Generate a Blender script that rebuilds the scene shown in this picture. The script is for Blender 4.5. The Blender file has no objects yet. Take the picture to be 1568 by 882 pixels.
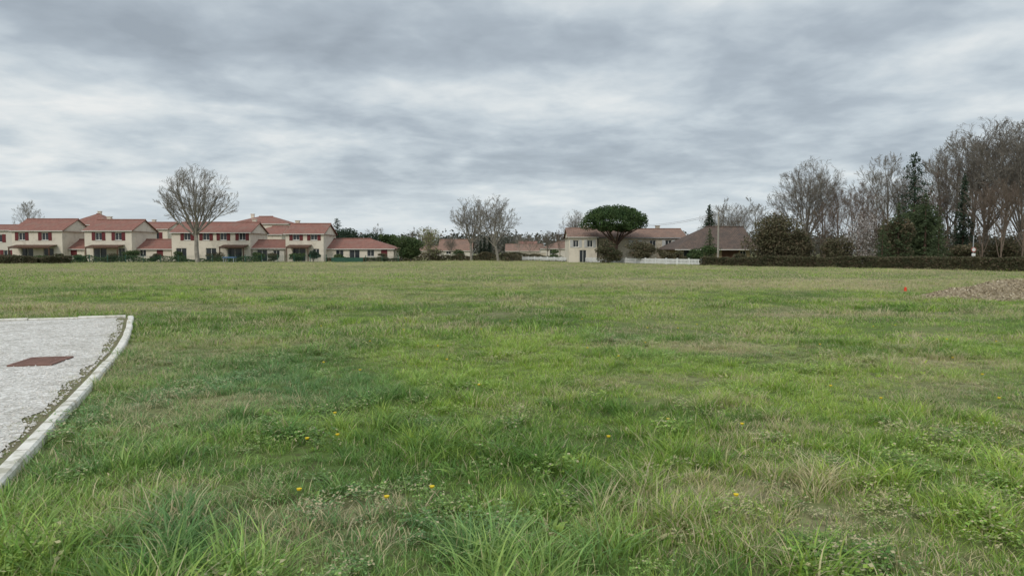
import bpy, math, random
import numpy as np
from mathutils import Vector
random.seed(7)
rng = np.random.default_rng(11)
S = bpy.context.scene
S.view_settings.view_transform = 'Standard'
S.view_settings.look = 'None'
S.view_settings.exposure = 0
CH = 1.6
F = 1132.0
def X(u, d): return (u - 784) / F * d          # surveyed bearing -> metres east at depth d
def Z(v, d): return CH + (385 - v) / F * d     # height at depth d

# ------------------------------------------------------------------ helpers
def link(o, parent=None):
    S.collection.objects.link(o)
    if parent: o.parent = parent
    return o
def npmesh(name, V, Fq, mats, midx=None, smooth=False):
    me = bpy.data.meshes.new(name)
    V = np.asarray(V, dtype=np.float32).reshape(-1, 3); Fq = np.asarray(Fq, dtype=np.int32)
    k = Fq.shape[1]
    me.vertices.add(len(V)); me.vertices.foreach_set('co', V.ravel())
    me.loops.add(Fq.size); me.loops.foreach_set('vertex_index', Fq.ravel())
    me.polygons.add(len(Fq))
    me.polygons.foreach_set('loop_start', np.arange(0, Fq.size, k, dtype=np.int32))
    try: me.polygons.foreach_set('loop_total', np.full(len(Fq), k, dtype=np.int32))
    except Exception: pass
    for m in mats: me.materials.append(m)
    if midx is not None: me.polygons.foreach_set('material_index', np.asarray(midx, dtype=np.int32))
    me.polygons.foreach_set('use_smooth', np.full(len(Fq), smooth, dtype=bool))
    me.update(calc_edges=True)
    return me
def cat(parts):
    Vs, Fs, Ms = [], [], []; off = 0
    for V, Fq, m in parts:
        Vs.append(V); Fs.append(np.asarray(Fq) + off); Ms.append(np.full(len(Fq), m)); off += len(V)
    return np.concatenate(Vs), np.concatenate(Fs), np.concatenate(Ms)
class MB:
    def __init__(s): s.v = []; s.f = []
    def quad(s, a, b, c, d):
        n = len(s.v); s.v += [a, b, c, d]; s.f.append((n, n+1, n+2, n+3))
    def tri(s, a, b, c):
        n = len(s.v); s.v += [a, b, c]; s.f.append((n, n+1, n+2))
    def box(s, x0, x1, y0, y1, z0, z1):
        n = len(s.v)
        s.v += [(x0,y0,z0),(x1,y0,z0),(x1,y1,z0),(x0,y1,z0),(x0,y0,z1),(x1,y0,z1),(x1,y1,z1),(x0,y1,z1)]
        s.f += [tuple(n+i for i in q) for q in ((0,3,2,1),(4,5,6,7),(0,1,5,4),(1,2,6,5),(2,3,7,6),(3,0,4,7))]
    def cyl(s, p0, p1, r0, r1, n=8):
        p0 = Vector(p0); p1 = Vector(p1); t = (p1-p0).normalized()
        a = t.orthogonal().normalized(); b = t.cross(a); k = len(s.v)
        for p, r in ((p0, r0), (p1, r1)):
            for i in range(n):
                an = 2*math.pi*i/n; s.v.append(tuple(p + a*math.cos(an)*r + b*math.sin(an)*r))
        for i in range(n):
            j = (i+1) % n; s.f.append((k+i, k+j, k+n+j, k+n+i))
        s.f.append(tuple(k+n+i for i in range(n))); s.f.append(tuple(k+n-1-i for i in range(n)))
    def obj(s, name, mat, parent=None, loc=None):
        me = bpy.data.meshes.new(name); me.from_pydata(s.v, [], s.f); me.materials.append(mat); me.update()
        o = link(bpy.data.objects.new(name, me), parent)
        if loc: o.location = loc
        return o
_tab = np.random.default_rng(3).random((256, 256))
def vn(x, y):
    xi = np.floor(x).astype(int); yi = np.floor(y).astype(int); fx = x-xi; fy = y-yi
    fx = fx*fx*(3-2*fx); fy = fy*fy*(3-2*fy)
    g = lambda i, j: _tab[i & 255, j & 255]
    return (g(xi,yi)*(1-fx)+g(xi+1,yi)*fx)*(1-fy) + (g(xi,yi+1)*(1-fx)+g(xi+1,yi+1)*fx)*fy
def fbm(x, y, o=4):
    r = 0; a = .5; t = 0
    for i in range(o):
        r = r + a*vn(x*2**i+17*i, y*2**i+31*i); t += a; a *= .55
    return r/t

# ------------------------------------------------------------------ materials
def newmat(name):
    m = bpy.data.materials.new(name); m.use_nodes = True
    nt = m.node_tree; b = nt.nodes['Principled BSDF']
    return m, nt, b
def math_(nt, op, a, b=None, c=None, clamp=False):
    n = nt.nodes.new('ShaderNodeMath'); n.operation = op; n.use_clamp = clamp
    for i, v in enumerate((a, b, c)):
        if v is None: continue
        if isinstance(v, (int, float)): n.inputs[i].default_value = v
        else: nt.links.new(v, n.inputs[i])
    return n.outputs[0]
def mix_(nt, f, a, b, blend='MIX'):
    n = nt.nodes.new('ShaderNodeMix'); n.data_type = 'RGBA'; n.blend_type = blend
    for s, v in ((n.inputs[0], f), (n.inputs[6], a), (n.inputs[7], b)):
        if isinstance(v, (int, float)): s.default_value = v
        elif isinstance(v, tuple): s.default_value = (*v, 1)
        else: nt.links.new(v, s)
    return n.outputs[2]
def noise_(nt, scale, detail=4, vec=None, rough=.55, dist=0):
    n = nt.nodes.new('ShaderNodeTexNoise'); n.inputs['Scale'].default_value = scale
    n.inputs['Detail'].default_value = detail; n.inputs['Roughness'].default_value = rough
    n.inputs['Distortion'].default_value = dist
    if vec is not None: nt.links.new(vec, n.inputs['Vector'])
    return n.outputs['Fac']
def ramp_(nt, f, stops):
    n = nt.nodes.new('ShaderNodeValToRGB'); e = n.color_ramp.elements
    while len(e) < len(stops): e.new(.5)
    for el, (p, c) in zip(e, stops): el.position = p; el.color = (*c, 1)
    nt.links.new(f, n.inputs[0]); return n.outputs[0]
def mapr(nt, v, a, b, c=0., d=1.):
    n = nt.nodes.new('ShaderNodeMapRange')
    nt.links.new(v, n.inputs[0])
    for i, q in enumerate((a, b, c, d)): n.inputs[i+1].default_value = q
    return n.outputs[0]
def objco(nt): return nt.nodes.new('ShaderNodeTexCoord').outputs['Object']
def posco(nt): return nt.nodes.new('ShaderNodeNewGeometry').outputs['Position']
def bump_(nt, b, h, strength=.4, dist=.02):
    n = nt.nodes.new('ShaderNodeBump'); n.inputs['Strength'].default_value = strength
    n.inputs['Distance'].default_value = dist; nt.links.new(h, n.inputs['Height'])
    nt.links.new(n.outputs[0], b.inputs['Normal'])
def noisy_mat(name, c1, c2, scale=1.5, rough=.9, bump=0.3, detail=6, c3=None, s3=9):
    m, nt, b = newmat(name); p = posco(nt)
    f = mapr(nt, noise_(nt, scale, detail, p), .3, .7)
    col = mix_(nt, f, c1, c2)
    if c3:
        f3 = mapr(nt, noise_(nt, s3, 3, p), .5, .68)
        col = mix_(nt, f3, col, c3)
    nt.links.new(col, b.inputs['Base Color']); b.inputs['Roughness'].default_value = rough
    b.inputs['Specular IOR Level'].default_value = .25
    if bump: bump_(nt, b, noise_(nt, scale*12, 3, p), bump, .02)
    return m
def leaf_mat(name, c1, c2, c3=None, scale=.9, trans=.25):
    m, nt, b = newmat(name)
    g = nt.nodes.new('ShaderNodeNewGeometry')
    r = g.outputs['Random Per Island']
    f = mapr(nt, noise_(nt, scale, 3, g.outputs['Position']), .35, .65)
    col = mix_(nt, f, c1, c2)
    hv = nt.nodes.new('ShaderNodeHueSaturation'); nt.links.new(col, hv.inputs['Color'])
    nt.links.new(mapr(nt, r, 0, 1, .65, 1.4), hv.inputs['Value'])
    col = hv.outputs[0]
    if c3:
        col = mix_(nt, math_(nt, 'GREATER_THAN', r, .8), col, c3)
    nt.links.new(col, b.inputs['Base Color']); b.inputs['Roughness'].default_value = .8
    b.inputs['Specular IOR Level'].default_value = .15
    t = nt.nodes.new('ShaderNodeBsdfTranslucent'); nt.links.new(col, t.inputs[0])
    ms = nt.nodes.new('ShaderNodeMixShader'); ms.inputs[0].default_value = trans
    nt.links.new(b.outputs[0], ms.inputs[1]); nt.links.new(t.outputs[0], ms.inputs[2])
    nt.links.new(ms.outputs[0], nt.nodes['Material Output'].inputs[0])
    return m
def roof_mat(name, c1, c2, c3):
    m, nt, b = newmat(name); p = objco(nt)
    mp = nt.nodes.new('ShaderNodeMapping'); mp.inputs['Scale'].default_value = (4.2, 2.6, 2.6); nt.links.new(p, mp.inputs[0])
    vo = nt.nodes.new('ShaderNodeTexVoronoi'); vo.inputs['Scale'].default_value = 1; nt.links.new(mp.outputs[0], vo.inputs['Vector'])
    sp = nt.nodes.new('ShaderNodeSeparateColor'); nt.links.new(vo.outputs['Color'], sp.inputs[0])
    col = mix_(nt, sp.outputs[0], c1, c2)
    col = mix_(nt, mapr(nt, noise_(nt, .8, 5, p), .48, .72), col, c3)
    w = nt.nodes.new('ShaderNodeTexWave'); w.bands_direction = 'X'; w.inputs['Scale'].default_value = 1.3
    w.inputs['Distortion'].default_value = .3; nt.links.new(p, w.inputs['Vector'])
    nt.links.new(col, b.inputs['Base Color']); b.inputs['Roughness'].default_value = .9
    b.inputs['Specular IOR Level'].default_value = .2
    bump_(nt, b, w.outputs['Fac'], .6, .06)
    return m
M = {}
M['cream'] = noisy_mat('cream_render', (.72,.65,.54), (.64,.58,.48), .5, c3=(.56,.50,.41), s3=1.2)
M['cream2'] = noisy_mat('pale_render', (.62,.58,.50), (.54,.50,.43), .5)
M['stone'] = noisy_mat('old_stone_wall', (.54,.48,.38), (.36,.31,.24), 1.4, c3=(.62,.56,.46), s3=4)
M['ochre'] = noisy_mat('ochre_wall', (.42,.33,.20), (.30,.23,.14), .8)
M['roof'] = roof_mat('terracotta_tile', (.27,.130,.100), (.21,.100,.078), (.235,.145,.115))
M['roof_old'] = roof_mat('weathered_tile', (.135,.095,.075), (.09,.068,.056), (.08,.065,.056))
M['roof_pale'] = roof_mat('pale_tile', (.26,.165,.125), (.20,.125,.095), (.18,.125,.10))
M['shutter'] = noisy_mat('red_shutter_paint', (.15,.030,.032), (.12,.026,.028), 2, .6, 0)
M['shutter_w'] = noisy_mat('grey_shutter_paint', (.5,.5,.48), (.42,.42,.42), 2, .6, 0)
M['frame'] = noisy_mat('white_frame', (.70,.68,.63), (.62,.61,.57), 2, .5, 0)
M['wood'] = noisy_mat('brown_timber', (.13,.07,.045), (.08,.045,.03), 3)
M['metal'] = noisy_mat('grey_metal', (.35,.36,.37), (.28,.29,.3), 3, .5, 0)
M['polewood'] = noisy_mat('pole_concrete', (.36,.33,.28), (.28,.26,.22), 3)
M['greenmesh'] = noisy_mat('green_fence_panel', (.04,.11,.075), (.03,.08,.055), 3, .6, 0)
M['concrete'] = noisy_mat('kerb_concrete', (.78,.75,.68), (.62,.59,.52), 3, .95, .4, c3=(.40,.38,.30), s3=7)
M['whitefence'] = noisy_mat('white_fence_paint', (.76,.76,.74), (.60,.60,.57), 2, .7, 0)
M['red'] = noisy_mat('orange_red_paint', (.75,.07,.03), (.6,.05,.02), 9, .6, 0)
M['signred'] = noisy_mat('faded_sign_red', (.35,.07,.06), (.28,.06,.05), 9, .6, 0)
M['bluepl'] = noisy_mat('blue_cover', (.10,.18,.30), (.08,.14,.25), 3, .5, 0)
m, nt, b = newmat('dark_glass'); b.inputs['Base Color'].default_value = (.03,.035,.04,1); b.inputs['Roughness'].default_value = .12; M['glass'] = m
M['bark'] = noisy_mat('bark', (.20,.175,.145), (.13,.115,.095), 2, .95, .5, c3=(.26,.235,.195), s3=3)
M['bark_pale'] = noisy_mat('plane_bark', (.27,.245,.205), (.18,.162,.135), 1.5, .95, .4, c3=(.35,.325,.275), s3=2)
M['bark_red'] = noisy_mat('reddish_twigs', (.215,.165,.13), (.15,.115,.09), 2, .95, .4)
M['trunkpine'] = noisy_mat('pine_bark', (.16,.10,.075), (.08,.055,.045), 3, .95, .5)
M['pine'] = leaf_mat('pine_needles', (.040,.075,.028), (.078,.118,.042))
M['conif'] = leaf_mat('conifer_needles', (.038,.060,.040), (.060,.086,.054))
M['conif2'] = leaf_mat('green_conifer_needles', (.065,.090,.045), (.10,.13,.062))
M['hedge'] = leaf_mat('hedge_leaves', (.075,.085,.045), (.125,.115,.065), (.15,.11,.075))
M['brownleaf'] = leaf_mat('brownish_evergreen', (.10,.10,.055), (.14,.125,.075), (.17,.13,.085))
M['bush'] = leaf_mat('bush_leaves', (.050,.085,.034), (.095,.125,.05))
M['budding'] = leaf_mat('budding_leaves', (.22,.23,.11), (.28,.28,.15), (.25,.2,.14))
M['blossom'] = leaf_mat('blossom', (.55,.51,.49), (.42,.39,.36), (.28,.22,.19))
M['thicket'] = leaf_mat('thicket_twigs', (.16,.135,.105), (.11,.105,.07), (.20,.16,.13), scale=.4)
M['far'] = leaf_mat('far_trees', (.095,.105,.085), (.15,.14,.115), (.17,.15,.13), scale=.12)

# ------------------------------------------------------------------ world
w = bpy.data.worlds.new('World'); S.world = w; w.use_nodes = True
nt = w.node_tree; nt.nodes.clear()
SUN_EL, SUN_AZ = math.radians(40), math.radians(208)
sky = nt.nodes.new('ShaderNodeTexSky'); sky.sky_type = 'NISHITA'; sky.sun_disc = False
sky.sun_elevation = SUN_EL; sky.sun_rotation = SUN_AZ
bg1 = nt.nodes.new('ShaderNodeBackground'); bg1.inputs[1].default_value = .10; nt.links.new(sky.outputs[0], bg1.inputs[0])
tc = nt.nodes.new('ShaderNodeTexCoord').outputs['Generated']
sx = nt.nodes.new('ShaderNodeSeparateXYZ'); nt.links.new(tc, sx.inputs[0]); dx, dy, dz = sx.outputs
zc = math_(nt, 'MAXIMUM', dz, 0.0)
den = math_(nt, 'ADD', zc, .15)
px = math_(nt, 'DIVIDE', dx, den); py = math_(nt, 'DIVIDE', dy, den)
cb = nt.nodes.new('ShaderNodeCombineXYZ'); nt.links.new(px, cb.inputs[0]); nt.links.new(py, cb.inputs[1]); cb.inputs[2].default_value = 7.9
P = cb.outputs[0]
n1 = noise_(nt, 1.2, 4, P, .5, .4)
n2 = noise_(nt, 4.0, 5, P, .52, .3)
n3 = noise_(nt, 13., 4, P, .5, .3)
c = math_(nt, 'ADD', math_(nt, 'MULTIPLY', n1, .60), math_(nt, 'ADD', math_(nt, 'MULTIPLY', n2, .31), math_(nt, 'MULTIPLY', n3, .09)))
c = mapr(nt, c, .30, .70)
def gauss(x0, z0, sx_, sz_, amp):
    a = math_(nt, 'POWER', math_(nt, 'ABSOLUTE', math_(nt, 'DIVIDE', math_(nt, 'SUBTRACT', dx, x0), sx_)), 2.)
    b_ = math_(nt, 'POWER', math_(nt, 'ABSOLUTE', math_(nt, 'DIVIDE', math_(nt, 'SUBTRACT', dz, z0), sz_)), 2.)
    e = math_(nt, 'EXPONENT', math_(nt, 'MULTIPLY', math_(nt, 'ADD', a, b_), -1.))
    return math_(nt, 'MULTIPLY', e, amp)
for g in [(-.46,.15,.30,.065,.22), (-.02,.205,.22,.028,.18), (.14,.265,.38,.035,-.22), (-.43,.245,.32,.028,-.22),
          (-.5,.30,.3,.03,.08), (-.09,.05,.3,.028,.24), (-.067,.121,.014,.008,.35), (.45,.05,.2,.03,.12), (.03,.12,.22,.035,-.08), (.10,.31,.2,.018,.16)]:
    c = math_(nt, 'ADD', c, gauss(*g))
col = ramp_(nt, c, [(0.0,(.345,.395,.445)), (.3,(.435,.495,.55)), (.55,(.57,.635,.68)), (.8,(.73,.775,.79)), (1.,(.85,.865,.855))])
low = mapr(nt, zc, .0, .11, .70, 0.)
col = mix_(nt, low, col, (.67,.745,.80))
zen = mapr(nt, zc, .36, .9, 1., 1.9)
bg2 = nt.nodes.new('ShaderNodeBackground'); nt.links.new(col, bg2.inputs[0]); nt.links.new(zen, bg2.inputs[1])
ms = nt.nodes.new('ShaderNodeMixShader'); ms.inputs[0].default_value = .93
nt.links.new(bg1.outputs[0], ms.inputs[1]); nt.links.new(bg2.outputs[0], ms.inputs[2])
wo = nt.nodes.new('ShaderNodeOutputWorld'); nt.links.new(ms.outputs[0], wo.inputs[0])
sl = bpy.data.lights.new('sun', 'SUN'); sl.energy = 1.5; sl.angle = math.radians(12); sl.color = (1, .94, .86)
so = link(bpy.data.objects.new('sun', sl))
sd = Vector((math.sin(SUN_AZ)*math.cos(SUN_EL), math.cos(SUN_AZ)*math.cos(SUN_EL), math.sin(SUN_EL)))
so.rotation_euler = sd.to_track_quat('Z', 'Y').to_euler(); so.location = (-20, -20, 40)

# ------------------------------------------------------------------ camera
cd = bpy.data.cameras.new('camera'); cd.lens = 26; cd.sensor_width = 36; cd.clip_end = 5000; cd.clip_start = .05
co = link(bpy.data.objects.new('camera', cd)); co.location = (0, 0, CH)
co.rotation_euler = (math.radians(90-2.83), 0, 0); S.camera = co

# ------------------------------------------------------------------ layout of road
KP = [(3.35,-12), (-1.50,0), (-3.50,4.98), (-4.53,7.53), (-5.34,9.52), (-6.22,11.66), (-7.52,14.46), (-9.15,17.7)]
ky = np.array([p[1] for p in KP], float); kx = np.array([p[0] for p in KP], float)
def xk(y): return np.interp(y, ky, kx)
def yfar(x): return 17.7 + (x + 9.15)*.398
def on_road(x, y, m=0.0): return (x < xk(y) + m) & (y < yfar(x) + m)

ELL = [(12.5,34,6.5,4.0,1.2), (3.4,12.2,1.3,.5,1.2), (1.55,5.05,.55,.25,1.3), (6.3,10.8,1.6,.5,.9), (-12.5,21,5,1.6,.9), (1.95,4.4,.3,.15,1.),
       (-2.4,4.9,.25,.15,1.), (-6.5,27,4,2,.7), (4.6,13.6,1.2,.4,.9), (2.2,9.2,1.0,.3,.7), (-.9,4.7,.2,.1,1.), (18,40,12,2.5,.9), (9,19,3,.7,.9), (-1,24,4,1,.7), (9,14,2,.5,.8), (-2,15,1.5,.4,.6), (3.2,6.6,.6,.2,.6), (0,18.5,2.5,.5,.6), (-4,12.5,.8,.25,.5), (12,24,3,.8,.7)]
def tones(x, y):
    d = np.hypot(x, y)
    dry = .10 + 1.7*np.clip(fbm(x*.9+5, y*.9, 4)-.52, 0, 1) + 1.1*np.clip(fbm(x*.16, y*.16+9, 3)-.49, 0, 1)
    dry = dry + .50*np.clip((d-25)/50, 0, 1)
    wob = (fbm(x*2.3+3, y*2.3, 3)-.5)*1.8
    for (cx, cy, rx, ry, a) in ELL:
        q = ((x-cx)/rx)**2 + ((y-cy)/ry)**2 + wob
        dry = dry + a*np.exp(-np.clip(q, 0, 20))*.75
    blue = .8*np.exp(-(((x+3.5)/1.5)**2 + ((y-8)/3.5)**2)) + .45*np.exp(-(((x+1.2)/1.4)**2+((y-4.6)/1.0)**2)) \
        + .9*np.clip(fbm(x*.5+40, y*.5, 3)-.52, 0, 1)*2*np.clip(1-d/60, 0, 1)
    bri = fbm(x*.30+80, y*.30+12, 4)*.45 + fbm(x*1.6, y*1.6+50, 3)*.55
    return np.clip(dry, 0, 1), np.clip(blue, 0, 1), np.clip((bri-.5)*3.6+.46, 0, 1)
def gz(x, y):
    m = np.clip(np.maximum(x - xk(y), y - yfar(x)) / 3.0, 0, 1)
    far = np.clip((95-np.hypot(x, y))/40, 0, 1)
    return (fbm(x*.12, y*.12, 3)-.5)*.22*m*far + (fbm(x*.9, y*.9, 2)-.5)*.06*m*far

def grass_color(nt, kind):
    a = nt.nodes.new('ShaderNodeAttribute'); a.attribute_name = 'tone'; a.attribute_type = kind
    s = nt.nodes.new('ShaderNodeSeparateXYZ'); nt.links.new(a.outputs['Vector'], s.inputs[0])
    return s.outputs
m, nt, b = newmat('grass_blades'); M['grass'] = m
dry, blue, bri = grass_color(nt, 'INSTANCER')
g = nt.nodes.new('ShaderNodeNewGeometry'); r = g.outputs['Random Per Island']
col = mix_(nt, bri, (.125,.235,.038), (.335,.465,.080))
col = mix_(nt, math_(nt, 'MULTIPLY', blue, .6), col, (.19,.34,.16))
yel = mix_(nt, r, (.74,.64,.42), (.44,.36,.21))
r2 = math_(nt, 'FRACT', math_(nt, 'MULTIPLY', r, 17.3))
isdry = math_(nt, 'LESS_THAN', r2, math_(nt, 'MULTIPLY', dry, .8))
col = mix_(nt, math_(nt, 'MULTIPLY', isdry, .88), col, yel)
hv = nt.nodes.new('ShaderNodeHueSaturation'); nt.links.new(col, hv.inputs['Color'])
nt.links.new(mapr(nt, r, 0, 1, .55, 1.5), hv.inputs['Value'])
nt.links.new(mapr(nt, math_(nt, 'FRACT', math_(nt, 'MULTIPLY', r, 7.7)), 0, 1, .48, .52), hv.inputs['Hue'])
col = hv.outputs[0]
nt.links.new(col, b.inputs['Base Color']); b.inputs['Roughness'].default_value = .45; b.inputs['Specular IOR Level'].default_value = .4
t = nt.nodes.new('ShaderNodeBsdfTranslucent'); nt.links.new(col, t.inputs[0])
ms = nt.nodes.new('ShaderNodeMixShader'); ms.inputs[0].default_value = .36
nt.links.new(b.outputs[0], ms.inputs[1]); nt.links.new(t.outputs[0], ms.inputs[2]); nt.links.new(ms.outputs[0], nt.nodes['Material Output'].inputs[0])

m, nt, b = newmat('field_ground'); M['ground'] = m
dry, blue, bri = grass_color(nt, 'GEOMETRY')
p = posco(nt)
col = mix_(nt, bri, (.070,.120,.026), (.12,.18,.038))
col = mix_(nt, math_(nt, 'MULTIPLY', dry, .8), col, (.30,.26,.155))
col = mix_(nt, mapr(nt, noise_(nt, 9, 4, p), .48, .68, 0, .7), col, (.075,.065,.035))
nt.links.new(col, b.inputs['Base Color']); b.inputs['Roughness'].default_value = 1; b.inputs['Specular IOR Level'].default_value = .1
bump_(nt, b, noise_(nt, 25, 4, p), .8, .03)

# ------------------------------------------------------------------ ground sheet
def axis(lo, hi, fine_lo, fine_hi, step):
    a = list(np.arange(fine_lo, fine_hi, step)); s = step; v = fine_hi
    while v < hi: a.append(v); s *= 1.12; v += s
    a.append(hi); s = step; v = fine_lo - step; pre = []
    while v > lo: pre.append(v); s *= 1.12; v -= s
    pre.append(lo); return np.array(pre[::-1] + a)
gx = axis(-2500, 2500, -26, 26, .3); gy = axis(-400, 4000, -1, 45, .3)
XX, YY = np.meshgrid(gx, gy); x = XX.ravel(); y = YY.ravel()
V = np.stack([x, y, gz(x, y)], 1); nx, ny = len(gx), len(gy)
ii = (np.arange(ny-1)[:, None]*nx + np.arange(nx-1)[None, :]).ravel()
Fq = np.stack([ii, ii+1, ii+nx+1, ii+nx], 1)
me = npmesh('ground', V, Fq, [M['ground']], smooth=True)
at = me.attributes.new('tone', 'FLOAT_VECTOR', 'POINT')
at.data.foreach_set('vector', np.stack(tones(x, y), 1).astype(np.float32).ravel())
link(bpy.data.objects.new('ground', me))

# ------------------------------------------------------------------ grass tufts
def tuft(name, seed, n, R, h0, h1, w, lean, segs=3, dens=.6):
    r = np.random.default_rng(seed)
    a = r.random(n)*2*np.pi; rr = R*r.random(n)**dens
    bx, by = rr*np.cos(a), rr*np.sin(a)
    h = h0 + (h1-h0)*r.random(n)**1.4
    la = np.where(r.random(n) < .55, a + r.normal(0, .6, n), r.random(n)*2*np.pi)
    ln = lean*(.25 + r.random(n)*1.0)*h
    ww = w*(.6+.8*r.random(n))
    ux, uy = np.cos(la), np.sin(la)
    tw = r.normal(0, .7, n); wx, wy = np.cos(la+np.pi/2+tw), np.sin(la+np.pi/2+tw)
    L = []
    for t in np.linspace(0, 1, segs+1):
        hw = ww*.5*max(.12, (1-t**1.8)) * (1 if t > 0 else .7)
        cx = bx+ux*ln*t**1.7; cy = by+uy*ln*t**1.7; cz = h*(t-.30*lean*t**2.4) - .01
        L.append(np.stack([cx-wx*hw, cy-wy*hw, cz], 1)); L.append(np.stack([cx+wx*hw, cy+wy*hw, cz], 1))
    V = np.stack(L, 1).reshape(-1, 3); k = 2*(segs+1)
    base = np.arange(n)[:, None]*k
    Fs = np.concatenate([base + np.array([[2*s, 2*s+1, 2*s+3, 2*s+2]]) for s in range(segs)])
    return bpy.data.objects.new(name, npmesh(name, V, Fs, [M['grass']]))
def clover(name, seed, n, R):
    r = np.random.default_rng(seed)
    a = r.random(n)*6.283; q = R*r.random(n)**.6
    cx, cy, cz = q*np.cos(a), q*np.sin(a), .03+.05*r.random(n)
    Vs = []
    for i in range(n):
        a0 = r.random()*6.28; s = .008+.007*r.random(); tl = r.normal(0, .25, 2)
        for k in range(3):
            an = a0+k*2.094; ux, uy = math.cos(an), math.sin(an); vx, vy = -uy, ux
            for (p, q_) in ((0, 0), (.8, -.6), (1.5, 0), (.8, .6)):
                ox, oy = s*(ux*p+vx*q_), s*(uy*p+vy*q_); Vs.append((cx[i]+ox, cy[i]+oy, cz[i]+ox*tl[0]+oy*tl[1]))
    V = np.array(Vs); return bpy.data.objects.new(name, npmesh(name, V, np.arange(len(V)).reshape(-1, 4), [M['grass']]))
tc_ = bpy.data.collections.new('grass_tufts')
specs = []
for i in range(5): specs.append(dict(n=75, R=.15, h0=.03, h1=.12, w=.0065, lean=.85, segs=3))    # 0-4 lawn
for i in range(3): specs.append(dict(n=80, R=.09, h0=.08, h1=.23, w=.0065, lean=1.0, segs=4))    # 5-7 long clump
for i in range(2): specs.append(dict(n=12, R=.05, h0=.05, h1=.11, w=.032, lean=1.3, segs=3))     # 8-9 broad leaves
for i in range(1): specs.append(dict(n=14, R=.10, h0=.12, h1=.26, w=.004, lean=.4, segs=2))      # 10 stalks
specs.append('clover')                                                                           # 11
for i in range(4): specs.append(dict(n=85, R=.30, h0=.03, h1=.11, w=.011, lean=.8, segs=2))      # 12-15 mid
for i in range(2): specs.append(dict(n=60, R=.16, h0=.08, h1=.20, w=.012, lean=.8, segs=2))      # 16-17 mid clump
for i in range(4): specs.append(dict(n=90, R=.95, h0=.04, h1=.13, w=.032, lean=.7, segs=1))      # 18-21 far
srcs = []
for i, s in enumerate(specs):
    nm = 'grass_tuft_%02d' % i
    o = clover(nm, 100+i, 55, .14) if s == 'clover' else tuft(nm, 100+i, **s)
    tc_.objects.link(o); srcs.append(o)
pts = []
def scatter(y0, y1, dens):
    n = int(dens*(y1-y0)*(1.56*y1+5))
    y = y0 + (y1-y0)*rng.random(n); xm = .78*y1+2.5; x = (rng.random(n)*2-1)*xm
    k = (np.abs(x) < .78*y+2.5); return x[k], y[k]
x, y = scatter(1.2, 13.5, 74); k = ~on_road(x, y, .07); x, y = x[k], y[k]
cl = fbm(x*1.4+9, y*1.4+2, 3); n = len(x); rr = rng.random(n)
idx = rng.integers(0, 5, n)
closer = np.clip((8-y)/5, 0, 1)
idx = np.where(rr < np.clip((cl-.48)*2.8, 0.025, .5)*(.3+.7*closer), rng.integers(5, 8, n), idx)
r2 = rng.random(n); wd_ = fbm(x*.8, y*.8+70, 2)
idx = np.where(r2 < .02 + .04*(wd_ > .55), rng.integers(8, 10, n), idx)
idx = np.where((rng.random(n) < .05 + .3*(fbm(x*1.1+33, y*1.1, 2) > .62)) & (idx < 5), 11, idx)
dr, bl, br = tones(x, y)
idx = np.where(rng.random(n) < .012+.08*dr, 10, idx)
sc = (.55 + .8*rng.random(n))*(.80+.45*closer)*(.42+1.1*cl)*(1-.2*dr)
verge = np.exp(-np.clip(x-xk(y), 0, 9)/.5)*(y < 17); sc *= 1+.25*verge
br = np.clip(br + (rng.random(n)-.5)*.8, 0, 1); dr = np.clip(dr*(.5+rng.random(n)), 0, 1)
pts.append((x, y, idx, sc, dr, bl, br))
x, y = scatter(12.5, 40, 13.5); k = ~on_road(x, y, .15); x, y = x[k], y[k]; n = len(x)
cl = fbm(x*.8+9, y*.8+2, 3); rr = rng.random(n)
idx = np.where(rr < np.clip((cl-.5)*2.2, 0.03, .45), rng.integers(16, 18, n), rng.integers(12, 16, n))
dr, bl, br = tones(x, y); br = np.clip(br + (rng.random(n)-.5)*.8, 0, 1); dr = np.clip(dr*(.5+rng.random(n)), 0, 1)
pts.append((x, y, idx, (.55+.7*rng.random(n))*(.42+1.05*cl), dr, bl, br))
x, y = scatter(38, 128, 1.4); n = len(x); dr, bl, br = tones(x, y)
cl = fbm(x*.3+9, y*.3+2, 3); br = np.clip(br + (rng.random(n)-.5)*.5, 0, 1)
dr = np.clip(dr+(rng.random(n)-.5)*.4, 0, 1)
pts.append((x, y, rng.integers(18, 22, n), (.7+.6*rng.random(n))*(.5+.9*cl), dr, bl, br))
n = 520; y = 1+16.4*rng.random(n); x = xk(y) - .15 - .26*rng.random(n)**1.3; dr, bl, br = tones(x, y)
pts.append((x, y, rng.integers(0, 5, n), .22+.35*rng.random(n), np.clip(dr+.4, 0, 1), bl*0, br*.5))
A = [np.concatenate([np.asarray(p[i], float) for p in pts]) for i in range(7)]
x, y, idx, sc, dr, bl, br = A; n = len(x)
me = bpy.data.meshes.new('field_grass'); me.vertices.add(n)
me.vertices.foreach_set('co', np.stack([x, y, gz(x, y)], 1).astype(np.float32).ravel())
def attr(nm, ty, key, arr):
    a = me.attributes.new(nm, ty, 'POINT'); a.data.foreach_set(key, np.ascontiguousarray(arr).ravel())
attr('idx', 'INT', 'value', idx.astype(np.int32)); attr('scl', 'FLOAT', 'value', sc.astype(np.float32))
attr('rot', 'FLOAT_VECTOR', 'vector', np.stack([rng.normal(0, .08, n), rng.normal(0, .08, n), rng.random(n)*6.283], 1).astype(np.float32))
attr('tone', 'FLOAT_VECTOR', 'vector', np.stack([dr, bl, br], 1).astype(np.float32))
grass = link(bpy.data.objects.new('field_grass', me))
for o in srcs: o.parent = grass
ng = bpy.data.node_groups.new('scatter_grass', 'GeometryNodeTree')
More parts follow.
